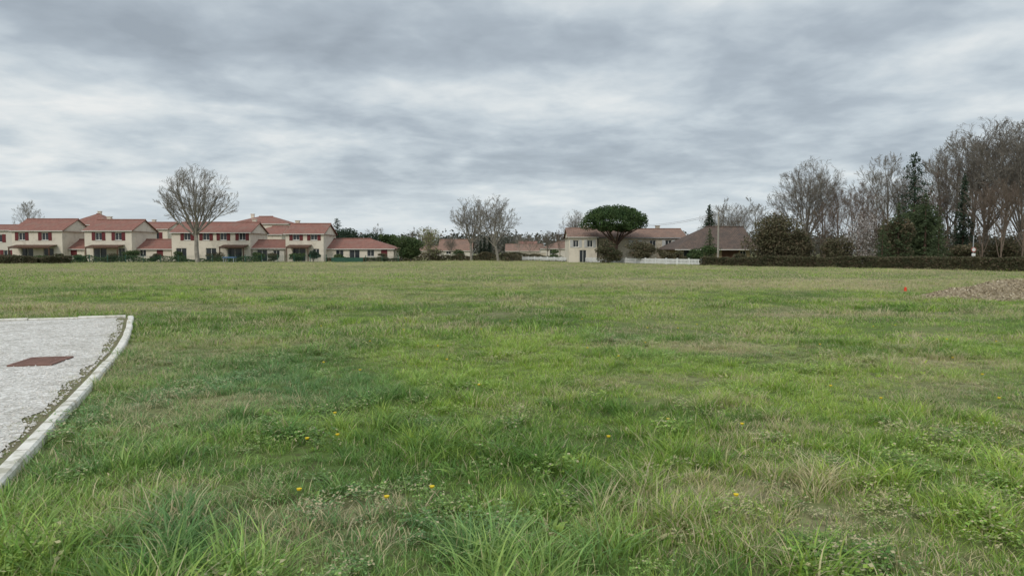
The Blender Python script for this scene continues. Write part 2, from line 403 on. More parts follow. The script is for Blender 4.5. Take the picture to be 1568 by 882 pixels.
ng.interface.new_socket('Geometry', in_out='INPUT', socket_type='NodeSocketGeometry')
ng.interface.new_socket('Geometry', in_out='OUTPUT', socket_type='NodeSocketGeometry')
gi = ng.nodes.new('NodeGroupInput'); go = ng.nodes.new('NodeGroupOutput')
ci = ng.nodes.new('GeometryNodeCollectionInfo'); ci.inputs['Collection'].default_value = tc_
ci.inputs['Separate Children'].default_value = True; ci.inputs['Reset Children'].default_value = True
ip = ng.nodes.new('GeometryNodeInstanceOnPoints'); ip.inputs['Pick Instance'].default_value = True
def na(nm, ty):
    q = ng.nodes.new('GeometryNodeInputNamedAttribute'); q.data_type = ty; q.inputs['Name'].default_value = nm; return q.outputs['Attribute']
ng.links.new(gi.outputs[0], ip.inputs['Points']); ng.links.new(ci.outputs[0], ip.inputs['Instance'])
ng.links.new(na('idx', 'INT'), ip.inputs['Instance Index']); ng.links.new(na('rot', 'FLOAT_VECTOR'), ip.inputs['Rotation'])
ng.links.new(na('scl', 'FLOAT'), ip.inputs['Scale']); ng.links.new(ip.outputs[0], go.inputs[0])
md = grass.modifiers.new('scatter', 'NODES'); md.node_group = ng
# a few dandelions in the near field
M['yellow'] = noisy_mat('dandelion_yellow', (.75,.55,.03), (.65,.45,.02), 9, .8, 0)
mb = MB(); rr = random.Random(4)
for i in range(38):
    yy = rr.uniform(4, 16); xx = rr.uniform(-.35, .7)*yy; z0 = float(gz(np.array(xx), np.array(yy)))
    if xx < float(xk(yy))+.4: continue
    h_ = rr.uniform(.09, .15); mb.cyl((xx, yy, z0+h_), (xx, yy, z0+h_+.012), .013, .018, 7)
mb.obj('dandelion_flowers', M['yellow'])

# ------------------------------------------------------------------ road
m, nt, b = newmat('white_gravel'); M['gravel'] = m; p = posco(nt)
vo = nt.nodes.new('ShaderNodeTexVoronoi'); vo.inputs['Scale'].default_value = 30; nt.links.new(p, vo.inputs['Vector'])
sp = nt.nodes.new('ShaderNodeSeparateColor'); nt.links.new(vo.outputs['Color'], sp.inputs[0])
col = mix_(nt, sp.outputs[0], (.40,.375,.335), (.82,.79,.74))
col = mix_(nt, mapr(nt, noise_(nt, 12, 5, p, .75), .46, .62, 0, .65), col, (.36,.335,.285))
col = mix_(nt, mapr(nt, noise_(nt, .9, 6, p, .7), .50, .66, 0, .7), col, (.30,.275,.225))
col = mix_(nt, mapr(nt, noise_(nt, 4, 5, p, .75), .56, .66, 0, .7), col, (.18,.165,.13))
nt.links.new(col, b.inputs['Base Color']); b.inputs['Roughness'].default_value = .95
bump_(nt, b, vo.outputs['Distance'], .8, .02)
M['dirt'] = noisy_mat('verge_dirt', (.20,.175,.11), (.13,.12,.065), 4, 1, .8, c3=(.15,.18,.07), s3=6)
ys = np.concatenate([np.arange(-12, 17.4, .06)])
def build_road(name, inset, z, mat, nz, inset_far):
    bm_v = []; fs = []
    wv = (fbm(ys*1.3, ys*0+3, 3)-.4)*nz*1.6 + (fbm(ys*6, ys*0+9, 2)-.5)*nz*.35
    edge = [(float(xk(t)) - inset - float(q), float(t)) for t, q in zip(ys, wv)]
    edge = [e for e in edge if e[1] < float(yfar(e[0])) - inset_far]
    for (ex, ey) in edge: bm_v += [(ex, ey, z), (ex-24, ey-24*.398, z)]
    lx = edge[-1][0]; ex, ey = lx - .02, float(yfar(lx)) - inset_far
    bm_v += [(ex, ey, z), (ex-24, ey-24*.398, z)]
    for i in range(len(bm_v)//2-1): fs.append((2*i, 2*i+2, 2*i+3, 2*i+1))
    me = bpy.data.meshes.new(name); me.from_pydata(bm_v, [], fs); me.materials.append(mat); me.update()
    return link(bpy.data.objects.new(name, me))
build_road('verge_dirt', .05, .016, M['dirt'], 0, .05)
build_road('gravel_road', .24, .024, M['gravel'], .16, .10)
n = 11000; yy = 3+14*rng.random(n); xx = xk(yy) - .16 - 8*rng.random(n)**1.6; k = yy < yfar(xx)-.15; xx, yy = xx[k], yy[k]; n = len(xx)
oc = np.array([(1,0,0),(0,1,0),(-1,0,0),(0,-1,0),(0,0,1),(0,0,-1)], float)
s = (.006+.014*rng.random(n)**2)[:, None, None]
Vp = oc[None]*s*(.6+.8*rng.random((n, 6, 1))) + np.stack([xx, yy, np.full(n, .026)], 1)[:, None]
tf = np.array([(0,1,4),(1,2,4),(2,3,4),(3,0,4),(1,0,5),(2,1,5),(3,2,5),(0,3,5)])
Ft = (np.arange(n)[:, None, None]*6 + tf[None]).reshape(-1, 3)
M['pebble'] = noisy_mat('pebble', (.80,.77,.72), (.42,.39,.35), 30, .9, 0)
link(bpy.data.objects.new('loose_gravel', npmesh('loose_gravel', Vp.reshape(-1, 3), Ft, [M['pebble']])))
def kerb(name, path, wdt, h, seg=1.0):
    mb = MB(); rr = random.Random(2)
    P_ = [Vector((a, b_, 0)) for a, b_ in path]
    tot = [0]
    for i in range(1, len(P_)): tot.append(tot[-1] + (P_[i]-P_[i-1]).length)
    def at_(s_):
        for i in range(1, len(P_)):
            if s_ <= tot[i] or i == len(P_)-1:
                return P_[i-1].lerp(P_[i], (s_-tot[i-1])/(tot[i]-tot[i-1]))
    s_ = 0
    while s_ + .2 < tot[-1]:
        e = min(s_+seg-.015, tot[-1]); a = at_(s_); b_ = at_(e); t = (b_-a).normalized(); nn = Vector((-t.y, t.x, 0))
        j = rr.uniform(-.014, .014); hz = h + rr.uniform(-.012, .012); ch = .018; hw = wdt/2
        prof = [(-hw, -.05), (-hw, hz-ch), (-hw+ch, hz), (hw-ch, hz), (hw, hz-ch), (hw, -.05)]
        k = len(mb.v)
        for pnt in (a, b_):
            for (q, z) in prof: mb.v.append(tuple(pnt + nn*(q+j) + Vector((0, 0, z))))
        for i in range(5): mb.f.append((k+i, k+i+1, k+6+i+1, k+6+i))
        mb.f.append(tuple(k+i for i in range(6))[::-1]); mb.f.append(tuple(k+6+i for i in range(6)))
        s_ += seg
    return mb.obj(name, M['concrete'])
kerb('kerb', [(float(xk(t)), float(t)) for t in np.linspace(-12, 17.7, 40)], .12, .07)
kerb('kerb', [(-9.25, 17.65), (-33, 17.65-(33-9.25)*.398)], .10, .07)
M['rust'] = noisy_mat('rusty_iron', (.24,.13,.10), (.16,.09,.07), 9, .8, .5)
par = link(bpy.data.objects.new('drain_grate', None)); par.location = (-6.72, 10.5, .026); par.rotation_euler = (0, 0, .2)
mb = MB(); W, D = .56, .80
mb.box(-W/2, W/2, -D/2, -D/2+.05, 0, .02); mb.box(-W/2, W/2, D/2-.05, D/2, 0, .02)
mb.box(-W/2, -W/2+.05, -D/2+.05, D/2-.05, 0, .02); mb.box(W/2-.05, W/2, -D/2+.05, D/2-.05, 0, .02)
mb.obj('frame', M['rust'], par)
mb = MB()
for i in range(9):
    a = -D/2+.06+i*(D-.12)/9; mb.box(-W/2+.05, W/2-.05, a, a+.05, .002, .017)
mb.obj('bars', M['rust'], par)
mb = MB(); mb.box(-W/2+.05, W/2-.05, -D/2+.05, D/2-.05, -.0015, .0012); mb.obj('gap', M['wood'], par)

# ------------------------------------------------------------------ mulch pile + stake
n = 90; uu = np.linspace(-1, 1, n); PX, PY = np.meshgrid(uu, uu); r_ = np.hypot(PX, PY)
def heap(a, b_): 
    q = np.clip(np.hypot(a, b_), 0, 1); return np.clip(1-q**1.5, 0, 1)*.56*(.6+.8*fbm(a*3+4, b_*3+2, 4))
h = heap(PX, PY) + (fbm(PX*12, PY*12, 3)-.5)*.07 - .03
cx, cy = 17.3, 24.6; px_ = cx+PX*3.7; py_ = cy+PY*1.9
V = np.stack([px_.ravel(), py_.ravel(), (h + gz(px_, py_)).ravel()], 1)
ii = (np.arange(n-1)[:, None]*n + np.arange(n-1)[None, :]).ravel()
keep = (r_.ravel()[ii] < 1.0); ii = ii[keep]
Fq = np.stack([ii, ii+1, ii+n+1, ii+n], 1)
M['mulch'] = noisy_mat('wood_mulch', (.37,.30,.20), (.21,.17,.115), 7, 1, .9, c3=(.48,.40,.28), s3=18)
M['chip'] = leaf_mat('wood_chips', (.43,.355,.24), (.31,.255,.17), (.55,.48,.35), 5, .05)
nc = 9000; a = rng.random(nc)*6.283; q = np.sqrt(rng.random(nc))*1.08; ax, ay = q*np.cos(a), q*np.sin(a)
C = np.stack([cx+ax*3.7, cy+ay*1.9, heap(ax, ay) + gz(cx+ax*3.7, cy+ay*1.9)+.01], 1)
def quads(C, size, r, flat=0.0):
    n = len(C); t1 = r.normal(0, 1, (n, 3)); t1[:, 2] *= (1-flat); t1 /= np.linalg.norm(t1, axis=1)[:, None]
    t2 = np.cross(t1, r.normal(0, 1, (n, 3))); 
    t2[:, 2] *= (1-flat); t2 /= np.linalg.norm(t2, axis=1)[:, None]+1e-9
    s = (size*(.5+r.random(n)))[:, None]; t1 = t1*s; t2 = t2*s*.6
    V = np.stack([C-t1, C-t2*.9+t1*.1, C+t1, C+t2], 1).reshape(-1, 3)
    return V, np.arange(4*n).reshape(n, 4)
Vc, Fc = quads(C, .035, rng)
Va, Fa, Ma = cat([(V, Fq, 0), (Vc, Fc, 1)])
link(bpy.data.objects.new('mulch_pile', npmesh('mulch_pile', Va, Fa, [M['mulch'], M['chip']], Ma)))
par = link(bpy.data.objects.new('marker_stake', None)); par.location = (X(1387, 28.7), 28.7, 0)
mb = MB(); mb.box(-.025, .025, -.025, .025, -.05, .06); mb.obj('post', M['wood'], par)
mb = MB(); mb.cyl((0,0,.06), (0,0,.19), .055, .045, 8); mb.cyl((0,0,.19), (0,0,.22), .045, .02, 8); mb.obj('painted_top', M['red'], par)

# ------------------------------------------------------------------ trees
def grow_tree(seed, H, trunk_h, trunk_r, limbs, kids, spread, leader=False, updraft=.10, minr=.009, crown=.62, wob=.09, ratio=(.42,.66), cang=(.35,.80), dome=None):
    R_ = random.Random(seed); B = {}
    NS = [7, 6, 5, 4, 3, 3]
    def rv(s): return Vector((R_.gauss(0, s), R_.gauss(0, s), R_.gauss(0, s)))
    def branch(p, d, L, r, lvl, taper=.35):
        n = NS[lvl]; pts = [p.copy()]; rad = [r]; dirs = [d.copy()]
        for i in range(1, n):
            d = (d + rv(wob) + Vector((0, 0, updraft))).normalized(); p = p + d*L/(n-1)
            pts.append(p.copy()); rad.append(max(minr*.7, r*(1-(1-taper)*i/(n-1)))); dirs.append(d.copy())
        B.setdefault(n, []).append((pts, rad))
        return pts, dirs, rad
    def rec(p, d, L, r, lvl):
        pts, dirs, rad = branch(p, d, L, r, lvl)
        if lvl >= len(kids): return
        k = kids[lvl]
        for j in range(k):
            t = .22 + .78*(j+R_.random()*.8)/k; t = min(t, 1.)
            f = t*(len(pts)-1); i = min(int(f), len(pts)-2); q = pts[i].lerp(pts[i+1], f-i); dd = dirs[i+1]
            ang = R_.uniform(*cang)*(1 if t < .95 else .5); ax = dd.cross(rv(1)).normalized()
            nd_ = (dd*math.cos(ang) + ax*math.sin(ang)).normalized()
            rec(q, nd_, L*R_.uniform(*ratio)*(1.08-.35*t), max(minr, rad[i]*.52), lvl+1)
    if leader:
        pts, dirs, rad = branch(Vector((0,0,-.1)), Vector((R_.uniform(-.06,.06), 0, 1)), H*.93, trunk_r, 0, .12)
        for j in range(limbs):
            t = trunk_h/H + (.97-trunk_h/H)*(j+R_.random())/limbs; f = t*(len(pts)-1); i = min(int(f), len(pts)-2)
            q = pts[i].lerp(pts[i+1], f-i); a = j*2.4+R_.random(); el = R_.uniform(.35, .75)
            d = Vector((math.cos(a)*math.sin(spread*el*2), math.sin(a)*math.sin(spread*el*2), math.cos(spread*el*2))).normalized()
            rec(q, d, (H-q.z)*.55*R_.uniform(.6,1.1)+H*.05, rad[i]*.5, 1)
    else:
        pts, dirs, rad = branch(Vector((0,0,-.1)), Vector((0, 0, 1)), trunk_h+.1, trunk_r, 0, .72); top = pts[-1]
        for j in range(limbs):
            a = j*2.4 + R_.random()*.5; el = spread*(.12 + .88*((j+.5)/limbs)) 
            d = Vector((math.cos(a)*math.sin(el), math.sin(a)*math.sin(el), math.cos(el)))
            q = top - Vector((0, 0, R_.random()*trunk_h*.18))
            rec(q, d, (H-trunk_h)*crown*R_.uniform(.92, 1.06)*(1-.12*(j/limbs)), trunk_r*.36, 1)
    parts = []
    for n, L in B.items():
        P_ = np.array([[tuple(v) for v in b[0]] for b in L]); Rr = np.array([b[1] for b in L])
        sides = 8 if n >= 6 else (5 if n == 5 else 3)
        t = P_[:, -1]-P_[:, 0]; t /= np.linalg.norm(t, axis=1)[:, None]+1e-9
        ref = np.where(np.abs(t[:, 2:3]) > .9, np.array([[1., 0, 0]]), np.array([[0, 0, 1.]]))
        a = np.cross(t, ref); a /= np.linalg.norm(a, axis=1)[:, None]; b_ = np.cross(t, a)
        an = np.arange(sides)*2*np.pi/sides
        ring = a[:, None, :]*np.cos(an)[None, :, None] + b_[:, None, :]*np.sin(an)[None, :, None]
        V = P_[:, :, None, :] + ring[:, None]*Rr[:, :, None, None]
        nb = len(L); base = (np.arange(nb)*n*sides)[:, None, None]
        i = np.arange(n-1)[None, :, None]*sides; j = np.arange(sides)[None, None, :]; j2 = (j+1) % sides
        Fq = np.stack([base+i+j, base+i+j2, base+i+sides+j2, base+i+sides+j], -1).reshape(-1, 4)
        parts.append((V.reshape(-1, 3), Fq, 0))
    V, Fq, Mi = cat(parts)
    zt = np.percentile(V[:, 2], 99.5); V = V*np.array([1, 1, H/zt])
    if dome:   # gently squash stray tips back to a rounded crown
        c0 = np.array([0, 0, dome[0]]); q = (V-c0)/np.array([dome[1], dome[1], H-dome[0]]); rr = np.linalg.norm(q, axis=1)
        up_ = V[:, 2] > dome[0]-2; f = np.where((rr > .9) & up_, (.9+(rr-.9)*.45)/np.maximum(rr, .01), 1.)
        V = c0 + (V-c0)*f[:, None]
    return V, Fq, Mi
def lobes_pts(lobes, n, r, shell=.55):
    L = np.array(lobes, float); vol = (L[:, 3]*L[:, 4]*L[:, 5])**.75; pr = vol/vol.sum()
    k = r.choice(len(L), n, p=pr); d = r.normal(0, 1, (n, 3)); d /= np.linalg.norm(d, axis=1)[:, None]
    rad = shell + (1.08-shell)*r.random(n)**.8; rad = np.where(r.random(n) < .2, r.random(n), rad)
    return L[k, :3] + d*rad[:, None]*L[k, 3:6]
def put(name, me, u, d, scale=1., rot=None, z=0.):
    o = link(bpy.data.objects.new(name, me)); o.location = (X(u, d), d, z)
    o.rotation_euler = (0, 0, random.random()*6.28 if rot is None else rot)
    o.scale = (scale, scale, scale) if not isinstance(scale, tuple) else scale
    return o
def tmesh(name, arr, mats, smooth=True): return npmesh(name, arr[0], arr[1], mats, arr[2], smooth)

pk = dict(updraft=.035, wob=.07, ratio=(.36,.58), cang=(.30,.75))
plane = tmesh('plane_tree', grow_tree(4, 14, 3.9, .33, 13, [0, 8, 6, 5, 4], 1.02, minr=.012, crown=.72, dome=(7.4, 6.1), **pk), [M['bark_pale']])
plane2 = tmesh('plane_tree_b', grow_tree(9, 11, 2.9, .24, 11, [0, 8, 5, 5, 4], .85, minr=.012, crown=.74, dome=(6., 4.4), **pk), [M['bark_pale']])
plane3 = tmesh('plane_tree_c', grow_tree(23, 11, 2.7, .24, 11, [0, 8, 5, 5, 4], .85, minr=.012, crown=.74, dome=(6., 4.4), **pk), [M['bark_pale']])
bt = [tmesh('bare_tree_a', grow_tree(31, 15, 3., .22, 12, [0, 5, 5, 4, 3], .80, True, .10, .013), [M['bark']]),
      tmesh('bare_tree_b', grow_tree(37, 15, 2.5, .20, 13, [0, 5, 4, 4, 4], .60, True, .12, .012), [M['bark_pale']]),
      tmesh('bare_tree_c', grow_tree(41, 15, 3.5, .26, 11, [0, 7, 5, 4, 4], .80, False, .05, .013, .72, .08, dome=(8, 6)), [M['bark']]),
      tmesh('bare_tree_d', grow_tree(47, 15, 1.0, .13, 14, [0, 5, 4, 4, 3], .48, True, .14, .012), [M['bark_red']])]
put('plane_tree', plane, 303, 104, Z(251, 104)/14.)
put('plane_tree', plane2, 722, 122, Z(300, 122)/11.)
put('plane_tree', plane3, 763, 120, Z(297, 120)/11.)
def bare(u, v, d, k, name='bare_tree', sw=1.0):
    s = Z(v, d)/15.; return put(name, bt[k], u, d, (s*sw, s*sw, s))
for a in [(47,308,170,1,1.1), (575,343,190,0,1), (880,320,150,2,.8), (640,348,150,0,1), (655,352,140,3,1.2), (812,355,160,0,1), (838,352,165,2,1), (858,352,150,3,1), (690,362,170,2,1), (795,358,180,1,1),
          (1105,303,150,0,1), (1128,310,150,2,1), (1160,303,130,0,1.1), (1182,318,120,3,1.2), (1095,322,160,2,1),
          (1236,240,88,2,1.0), (1218,275,92,0,.9), (1258,262,90,1,.8), (1284,278,86,3,1), (1303,285,92,0,1), (1320,280,88,3,1.1), (1340,262,98,1,1), (1357,236,98,1,1),
          (1380,255,96,2,.8), (1434,222,92,0,1), (1450,245,86,3,1), (1462,205,90,1,1), (1482,188,86,0,1.05), (1507,180,84,2,1), (1532,182,80,0,1), (1556,184,78,2,1),
          (1580,178,82,1,1), (1610,185,80,0,1), (1645,180,84,2,1), (1500,280,74,3,1.2), (1530,275,72,3,1.2), (1562,265,72,3,1.2), (1595,270,74,3,1), (1262,310,84,3,1.3), (1420,290,84,3,1.2), (1312,310,82,3,1.2), (1342,320,80,3,1.2)]:
    bare(a[0], a[1], a[2], a[3], sw=a[4])

def conifer(seed, H, R, z0=.08, dens=1., droop=.25, top=.06):
    r = np.random.default_rng(seed); C = []
    nb = int(120*dens)
    for i in range(nb):
        t = z0+(1-z0)*(i+r.random())/nb; z = t*H; L = R*((1-t)**.8+top)*r.uniform(.45, 1.15); a = i*2.4+r.normal(0, .3)
        m_ = max(6, int(70*L/R*1.2)); s = r.random(m_)**.7
        wd = .13*L + .10
        px = np.cos(a)*L*s + r.normal(0, wd*.6, m_)*(.3+s); py = np.sin(a)*L*s + r.normal(0, wd*.6, m_)*(.3+s)
        pz = z + L*(.25*s - droop*s*s*1.6) + r.normal(0, .12, m_)
        C.append(np.stack([px, py, pz], 1))
    C = np.concatenate(C); C[:, 2] = np.maximum(C[:, 2], .03); V, Fq = quads(C, .13, r, .35)
    mb = MB(); mb.cyl((0,0,-.1), (0,0,H*.97), H*.018+.05, .02, 7)
    tv = np.array(mb.v); tf_ = np.array([f for f in mb.f if len(f) == 4])
    return cat([(tv, tf_, 0), (V, Fq, 1)])
con1 = tmesh('conifer_a', conifer(1, 12, 3.2, .04, .9), [M['trunkpine'], M['conif2']], False)
con2 = tmesh('conifer_b', conifer(2, 12, 2.0, .05, 1.1), [M['trunkpine'], M['conif']], False)
con3 = tmesh('conifer_c', conifer(3, 12, 3.0, .35, .5, .10, .2), [M['trunkpine'], M['conif']], False)
def con(me, u, v, d, sw=1, name='conifer_tree'):
    s = Z(v, d)/12.; put(name, me, u, d, (s*sw, s*sw, s))
con(con3, 1397, 236, 84, .75); con(con1, 1415, 296, 78, 1.1, 'pine_tree'); con(con1, 1374, 312, 76, 1.1, 'pine_tree'); con(con2, 1473, 268, 78, .85)
con(con1, 1350, 345, 74, 1.1, 'pine_tree'); con(con1, 1436, 332, 73, 1.1, 'pine_tree')
con(con2, 1085, 314, 118, 1.3); con(con1, 1086, 350, 92, 1.1, 'garden_conifer'); con(con3, 517, 335, 165, 1.1, 'cedar_tree')
con(con2, 742, 360, 128, 1.0, 'cypress_tree'); con(con2, 750, 358, 128, 1.0, 'cypress_tree'); con(con2, 736, 368, 128, 1.2, 'cypress_tree')

def leafy(name, u, d, wd, h, mat, n=5000, size=.16, seed=0, z0=0., dp=None, nl=14, bark='bark'):
    r = np.random.default_rng(seed+int(u)); dp = dp or wd; lobes = []
    for i in range(nl):
        a = r.random()*6.283; q = math.sqrt(r.random())*.68; zz = z0 + (h-z0)*r.uniform(.18, .85)
        rr_ = r.uniform(.2, .38)
        lobes.append((math.cos(a)*q*wd/2, math.sin(a)*q*dp/2, min(zz, h-rr_*(h-z0)*.5), wd*rr_, dp*rr_, (h-z0)*rr_*.6))
    C = lobes_pts(lobes, n, r); C[:, 2] = np.maximum(C[:, 2], .03)
    V, Fq = quads(C, size, r)
    mb = MB(); mb.cyl((0,0,-.1), (0,0,h*.55), wd*.02+.06, .05, 7)
    for i in range(7):
        l = lobes[i]; mb.cyl((0,0,h*.15+z0*.4), (l[0], l[1], l[2]), .05+wd*.008, .02, 5)
    tv = np.array(mb.v, float); tf_ = np.array([f for f in mb.f if len(f) == 4])
    me = tmesh(name, cat([(tv, tf_, 0), (V, Fq, 1)]), [M[bark], M[mat]], False)
    return put(name, me, u, d, 1., 0.)
d = 104; r = np.random.default_rng(5); lobes = []
zt, zb, hw = Z(312, d), Z(362, d), (990-893)/2/F*d*1.14
for i in range(46):
    a = i*2.4; q = math.sqrt((i+.5)/46); rr_ = r.uniform(.75, 1.25)
    zz = zb+.9 + (zt-zb-1.7)*math.sqrt(max(0, 1-q**2.2))*r.uniform(.8, 1.02)
    lobes.append((math.cos(a)*q*(hw-.9), math.sin(a)*q*(hw-.9), zz, rr_*1.15, rr_*1.15, rr_*.62))
    if q < .8: lobes.append((math.cos(a)*q*(hw-.9), math.sin(a)*q*(hw-.9), zb+1.0+r.random()*.6, .8, .8, .45))
V, Fq = quads(lobes_pts(lobes, 26000, r, .6), .11, r)
mb = MB(); mb.cyl((0,0,-.1), (.1,0,2.6), .34, .27, 9)
for i in range(9):
    a = i*2.4; q = .3+.5*(i/9); e = (math.cos(a)*hw*q, math.sin(a)*hw*q, zb+1.2); mid = (e[0]*.4, e[1]*.4, 3.2+i*.08)
    mb.cyl((.1,0,2.4), mid, .17, .13, 6); mb.cyl(mid, e, .13, .06, 6)
tv = np.array(mb.v, float); tf_ = np.array([f for f in mb.f if len(f) == 4])
put('umbrella_pine_tree', tmesh('umbrella_pine_tree', cat([(tv, tf_, 0), (V, Fq, 1)]), [M['trunkpine'], M['pine']], False), 942, d, 1., 0.)

def px2(w_, d): return w_/F*d
def shrub(name, u0, u1, vt, d, mat, n=4000, size=.13, **kw):
    leafy(name, (u0+u1)/2, d, px2(u1-u0, d), Z(vt, d), mat, n, size, dp=px2(u1-u0, d)*.9, **kw)
shrub('evergreen_tree', 1148, 1225, 322, 80, 'brownleaf', 17000, .11, nl=26)
shrub('evergreen_tree', 1205, 1250, 352, 80, 'brownleaf', 7000, .11)
shrub('bush', 610, 648, 360, 115, 'bush', 7000, .12); shrub('budding_shrub', 640, 675, 348, 122, 'budding', 1500, .12)
shrub('evergreen_tree', 1385, 1440, 315, 80, 'conif2', 8000, .12, nl=20); shrub('evergreen_tree', 1345, 1395, 335, 77, 'brownleaf', 7000, .12, nl=18)
shrub('evergreen_tree', 1450, 1500, 372, 74, 'brownleaf', 4500, .11)
shrub('bush', 912, 950, 368, 98, 'hedge', 5500, .10); shrub('bush', 962, 1006, 370, 96, 'brownleaf', 5500, .10)
shrub('blossom_tree', 1302, 1350, 318, 79, 'blossom', 1800, .08, nl=18); shrub('blossom_tree', 1282, 1312, 345, 78, 'blossom', 800, .08)
shrub('evergreen_tree', 500, 550, 350, 150, 'conif', 7000, .17); shrub('evergreen_tree', 545, 580, 354, 150, 'conif', 6000, .17); shrub('evergreen_tree', 578, 615, 357, 150, 'bush', 6000, .17)
shrub('ivy_tree', 1500, 1568, 358, 76, 'brownleaf', 4500, .10); shrub('ivy_tree', 1260, 1300, 364, 78, 'brownleaf', 3500, .10)
shrub('ivy_tree', 1560, 1640, 350, 74, 'brownleaf', 5000, .10)
r = np.random.default_rng(8); lobes = []
for i in range(420):
    u = r.uniform(-150, 1750); dd = r.uniform(230, 300); hh = Z(r.uniform(352, 364), dd)
    lobes.append((X(u, dd), dd, hh*.5, r.uniform(4, 8), 4, hh*.5))
V, Fq = quads(lobes_pts(lobes, 60000, r, .5), .5, r)
link(bpy.data.objects.new('distant_tree_line', npmesh('distant_tree_line', V, Fq, [M['far']])))

def hedge(name, path, h, wd, n, size, mat, seed=0, bumpy=.12, zpow=1.):
    r = np.random.default_rng(seed); P_ = np.array(path, float); seg = np.linalg.norm(np.diff(P_, axis=0), axis=1); cum = np.r_[0, np.cumsum(seg)]
    s = r.random(n)*cum[-1]; x = np.interp(s, cum, P_[:, 0]); y = np.interp(s, cum, P_[:, 1])
    i = np.clip(np.searchsorted(cum, s)-1, 0, len(seg)-1); t = (P_[i+1]-P_[i])/seg[i][:, None]; nn = np.stack([-t[:, 1], t[:, 0]], 1)
    hh = h*(1+bumpy*(fbm(s*.5, s*0+seed, 3)-.5)*2+.05*(fbm(s*3, s*0+seed, 2)-.5))
    face = r.random(n); off = (r.random(n)*2-1)*wd/2; z = r.random(n)**zpow*hh
    if zpow == 1.:
        off = np.where(face < .35, -wd/2+r.normal(0, .05, n), np.where(face < .5, wd/2+r.normal(0, .05, n), off))
        z = np.where((face > .5) & (face < .85), hh+r.normal(0, .035, n), z)
    C = np.stack([x+nn[:, 0]*off, y+nn[:, 1]*off, z], 1)
    V, Fq = quads(C, size, r); 
    return link(bpy.data.objects.new(name, npmesh(name, V, Fq, [M[mat]])))
hedge('hedge', [(X(1075,84),84), (X(1250,75),75), (X(1322,71),71)], .95, 1.0, 26000, .08, 'hedge', 1, .25)
hedge('hedge', [(X(1328,71),71), (X(1568,58),58), (X(1700,52),52)], 1.03, 1.0, 34000, .075, 'hedge', 2, .10)
hedge('hedge', [(X(-80,92),92), (X(60,95),95), (X(108,98),98)], .9, 1.4, 14000, .09, 'hedge', 3, .3)
hedge('garden_hedge', [(X(110,103),103), (X(270,106),106), (X(395,106),106)], .6, .8, 6000, .09, 'bush', 4, .8)
hedge('garden_hedge', [(X(500,112),112), (X(612,114),114)], .6, .8, 4000, .1, 'hedge', 5, .6)
hedge('garden_hedge', [(X(612,122),122), (X(840,124),124)], 1.1, 1., 9000, .12, 'brownleaf', 6, .5)
hedge('rough_grass_strip', [(X(800,123),123), (X(1075,86),86)], .2, .8, 4000, .07, 'hedge', 7, .5)
hedge('undergrowth_thicket', [(X(1225,88),88), (X(1420,86),86), (X(1750,84),84)], 4.6, 9., 26000, .11, 'thicket', 8, .7, 1.5)

# ------------------------------------------------------------------ buildings
def front_wall(mb, x0, x1, z0, z1, ops, y=0., rev=.18):
    xs = sorted({x0, x1, *[o[0] for o in ops], *[o[1] for o in ops]}); zs = sorted({z0, z1, *[o[2] for o in ops], *[o[3] for o in ops]})
    for a, b_ in zip(xs, xs[1:]):
        for c_, d_ in zip(zs, zs[1:]):
            mx, mz = (a+b_)/2, (c_+d_)/2
            if any(o[0] < mx < o[1] and o[2] < mz < o[3] for o in ops): continue
            mb.quad((a,y,c_), (b_,y,c_), (b_,y,d_), (a,y,d_))
    for (a, b_, c_, d_) in [o[:4] for o in ops]:
        yy = y+rev
        mb.quad((a,y,c_), (a,y,d_), (a,yy,d_), (a,yy,c_)); mb.quad((b_,y,d_), (b_,y,c_), (b_,yy,c_), (b_,yy,d_))
        mb.quad((a,y,d_), (b_,y,d_), (b_,yy,d_), (a,yy,d_)); mb.quad((a,y,c_), (a,yy,c_), (b_,yy,c_), (b_,y,c_))
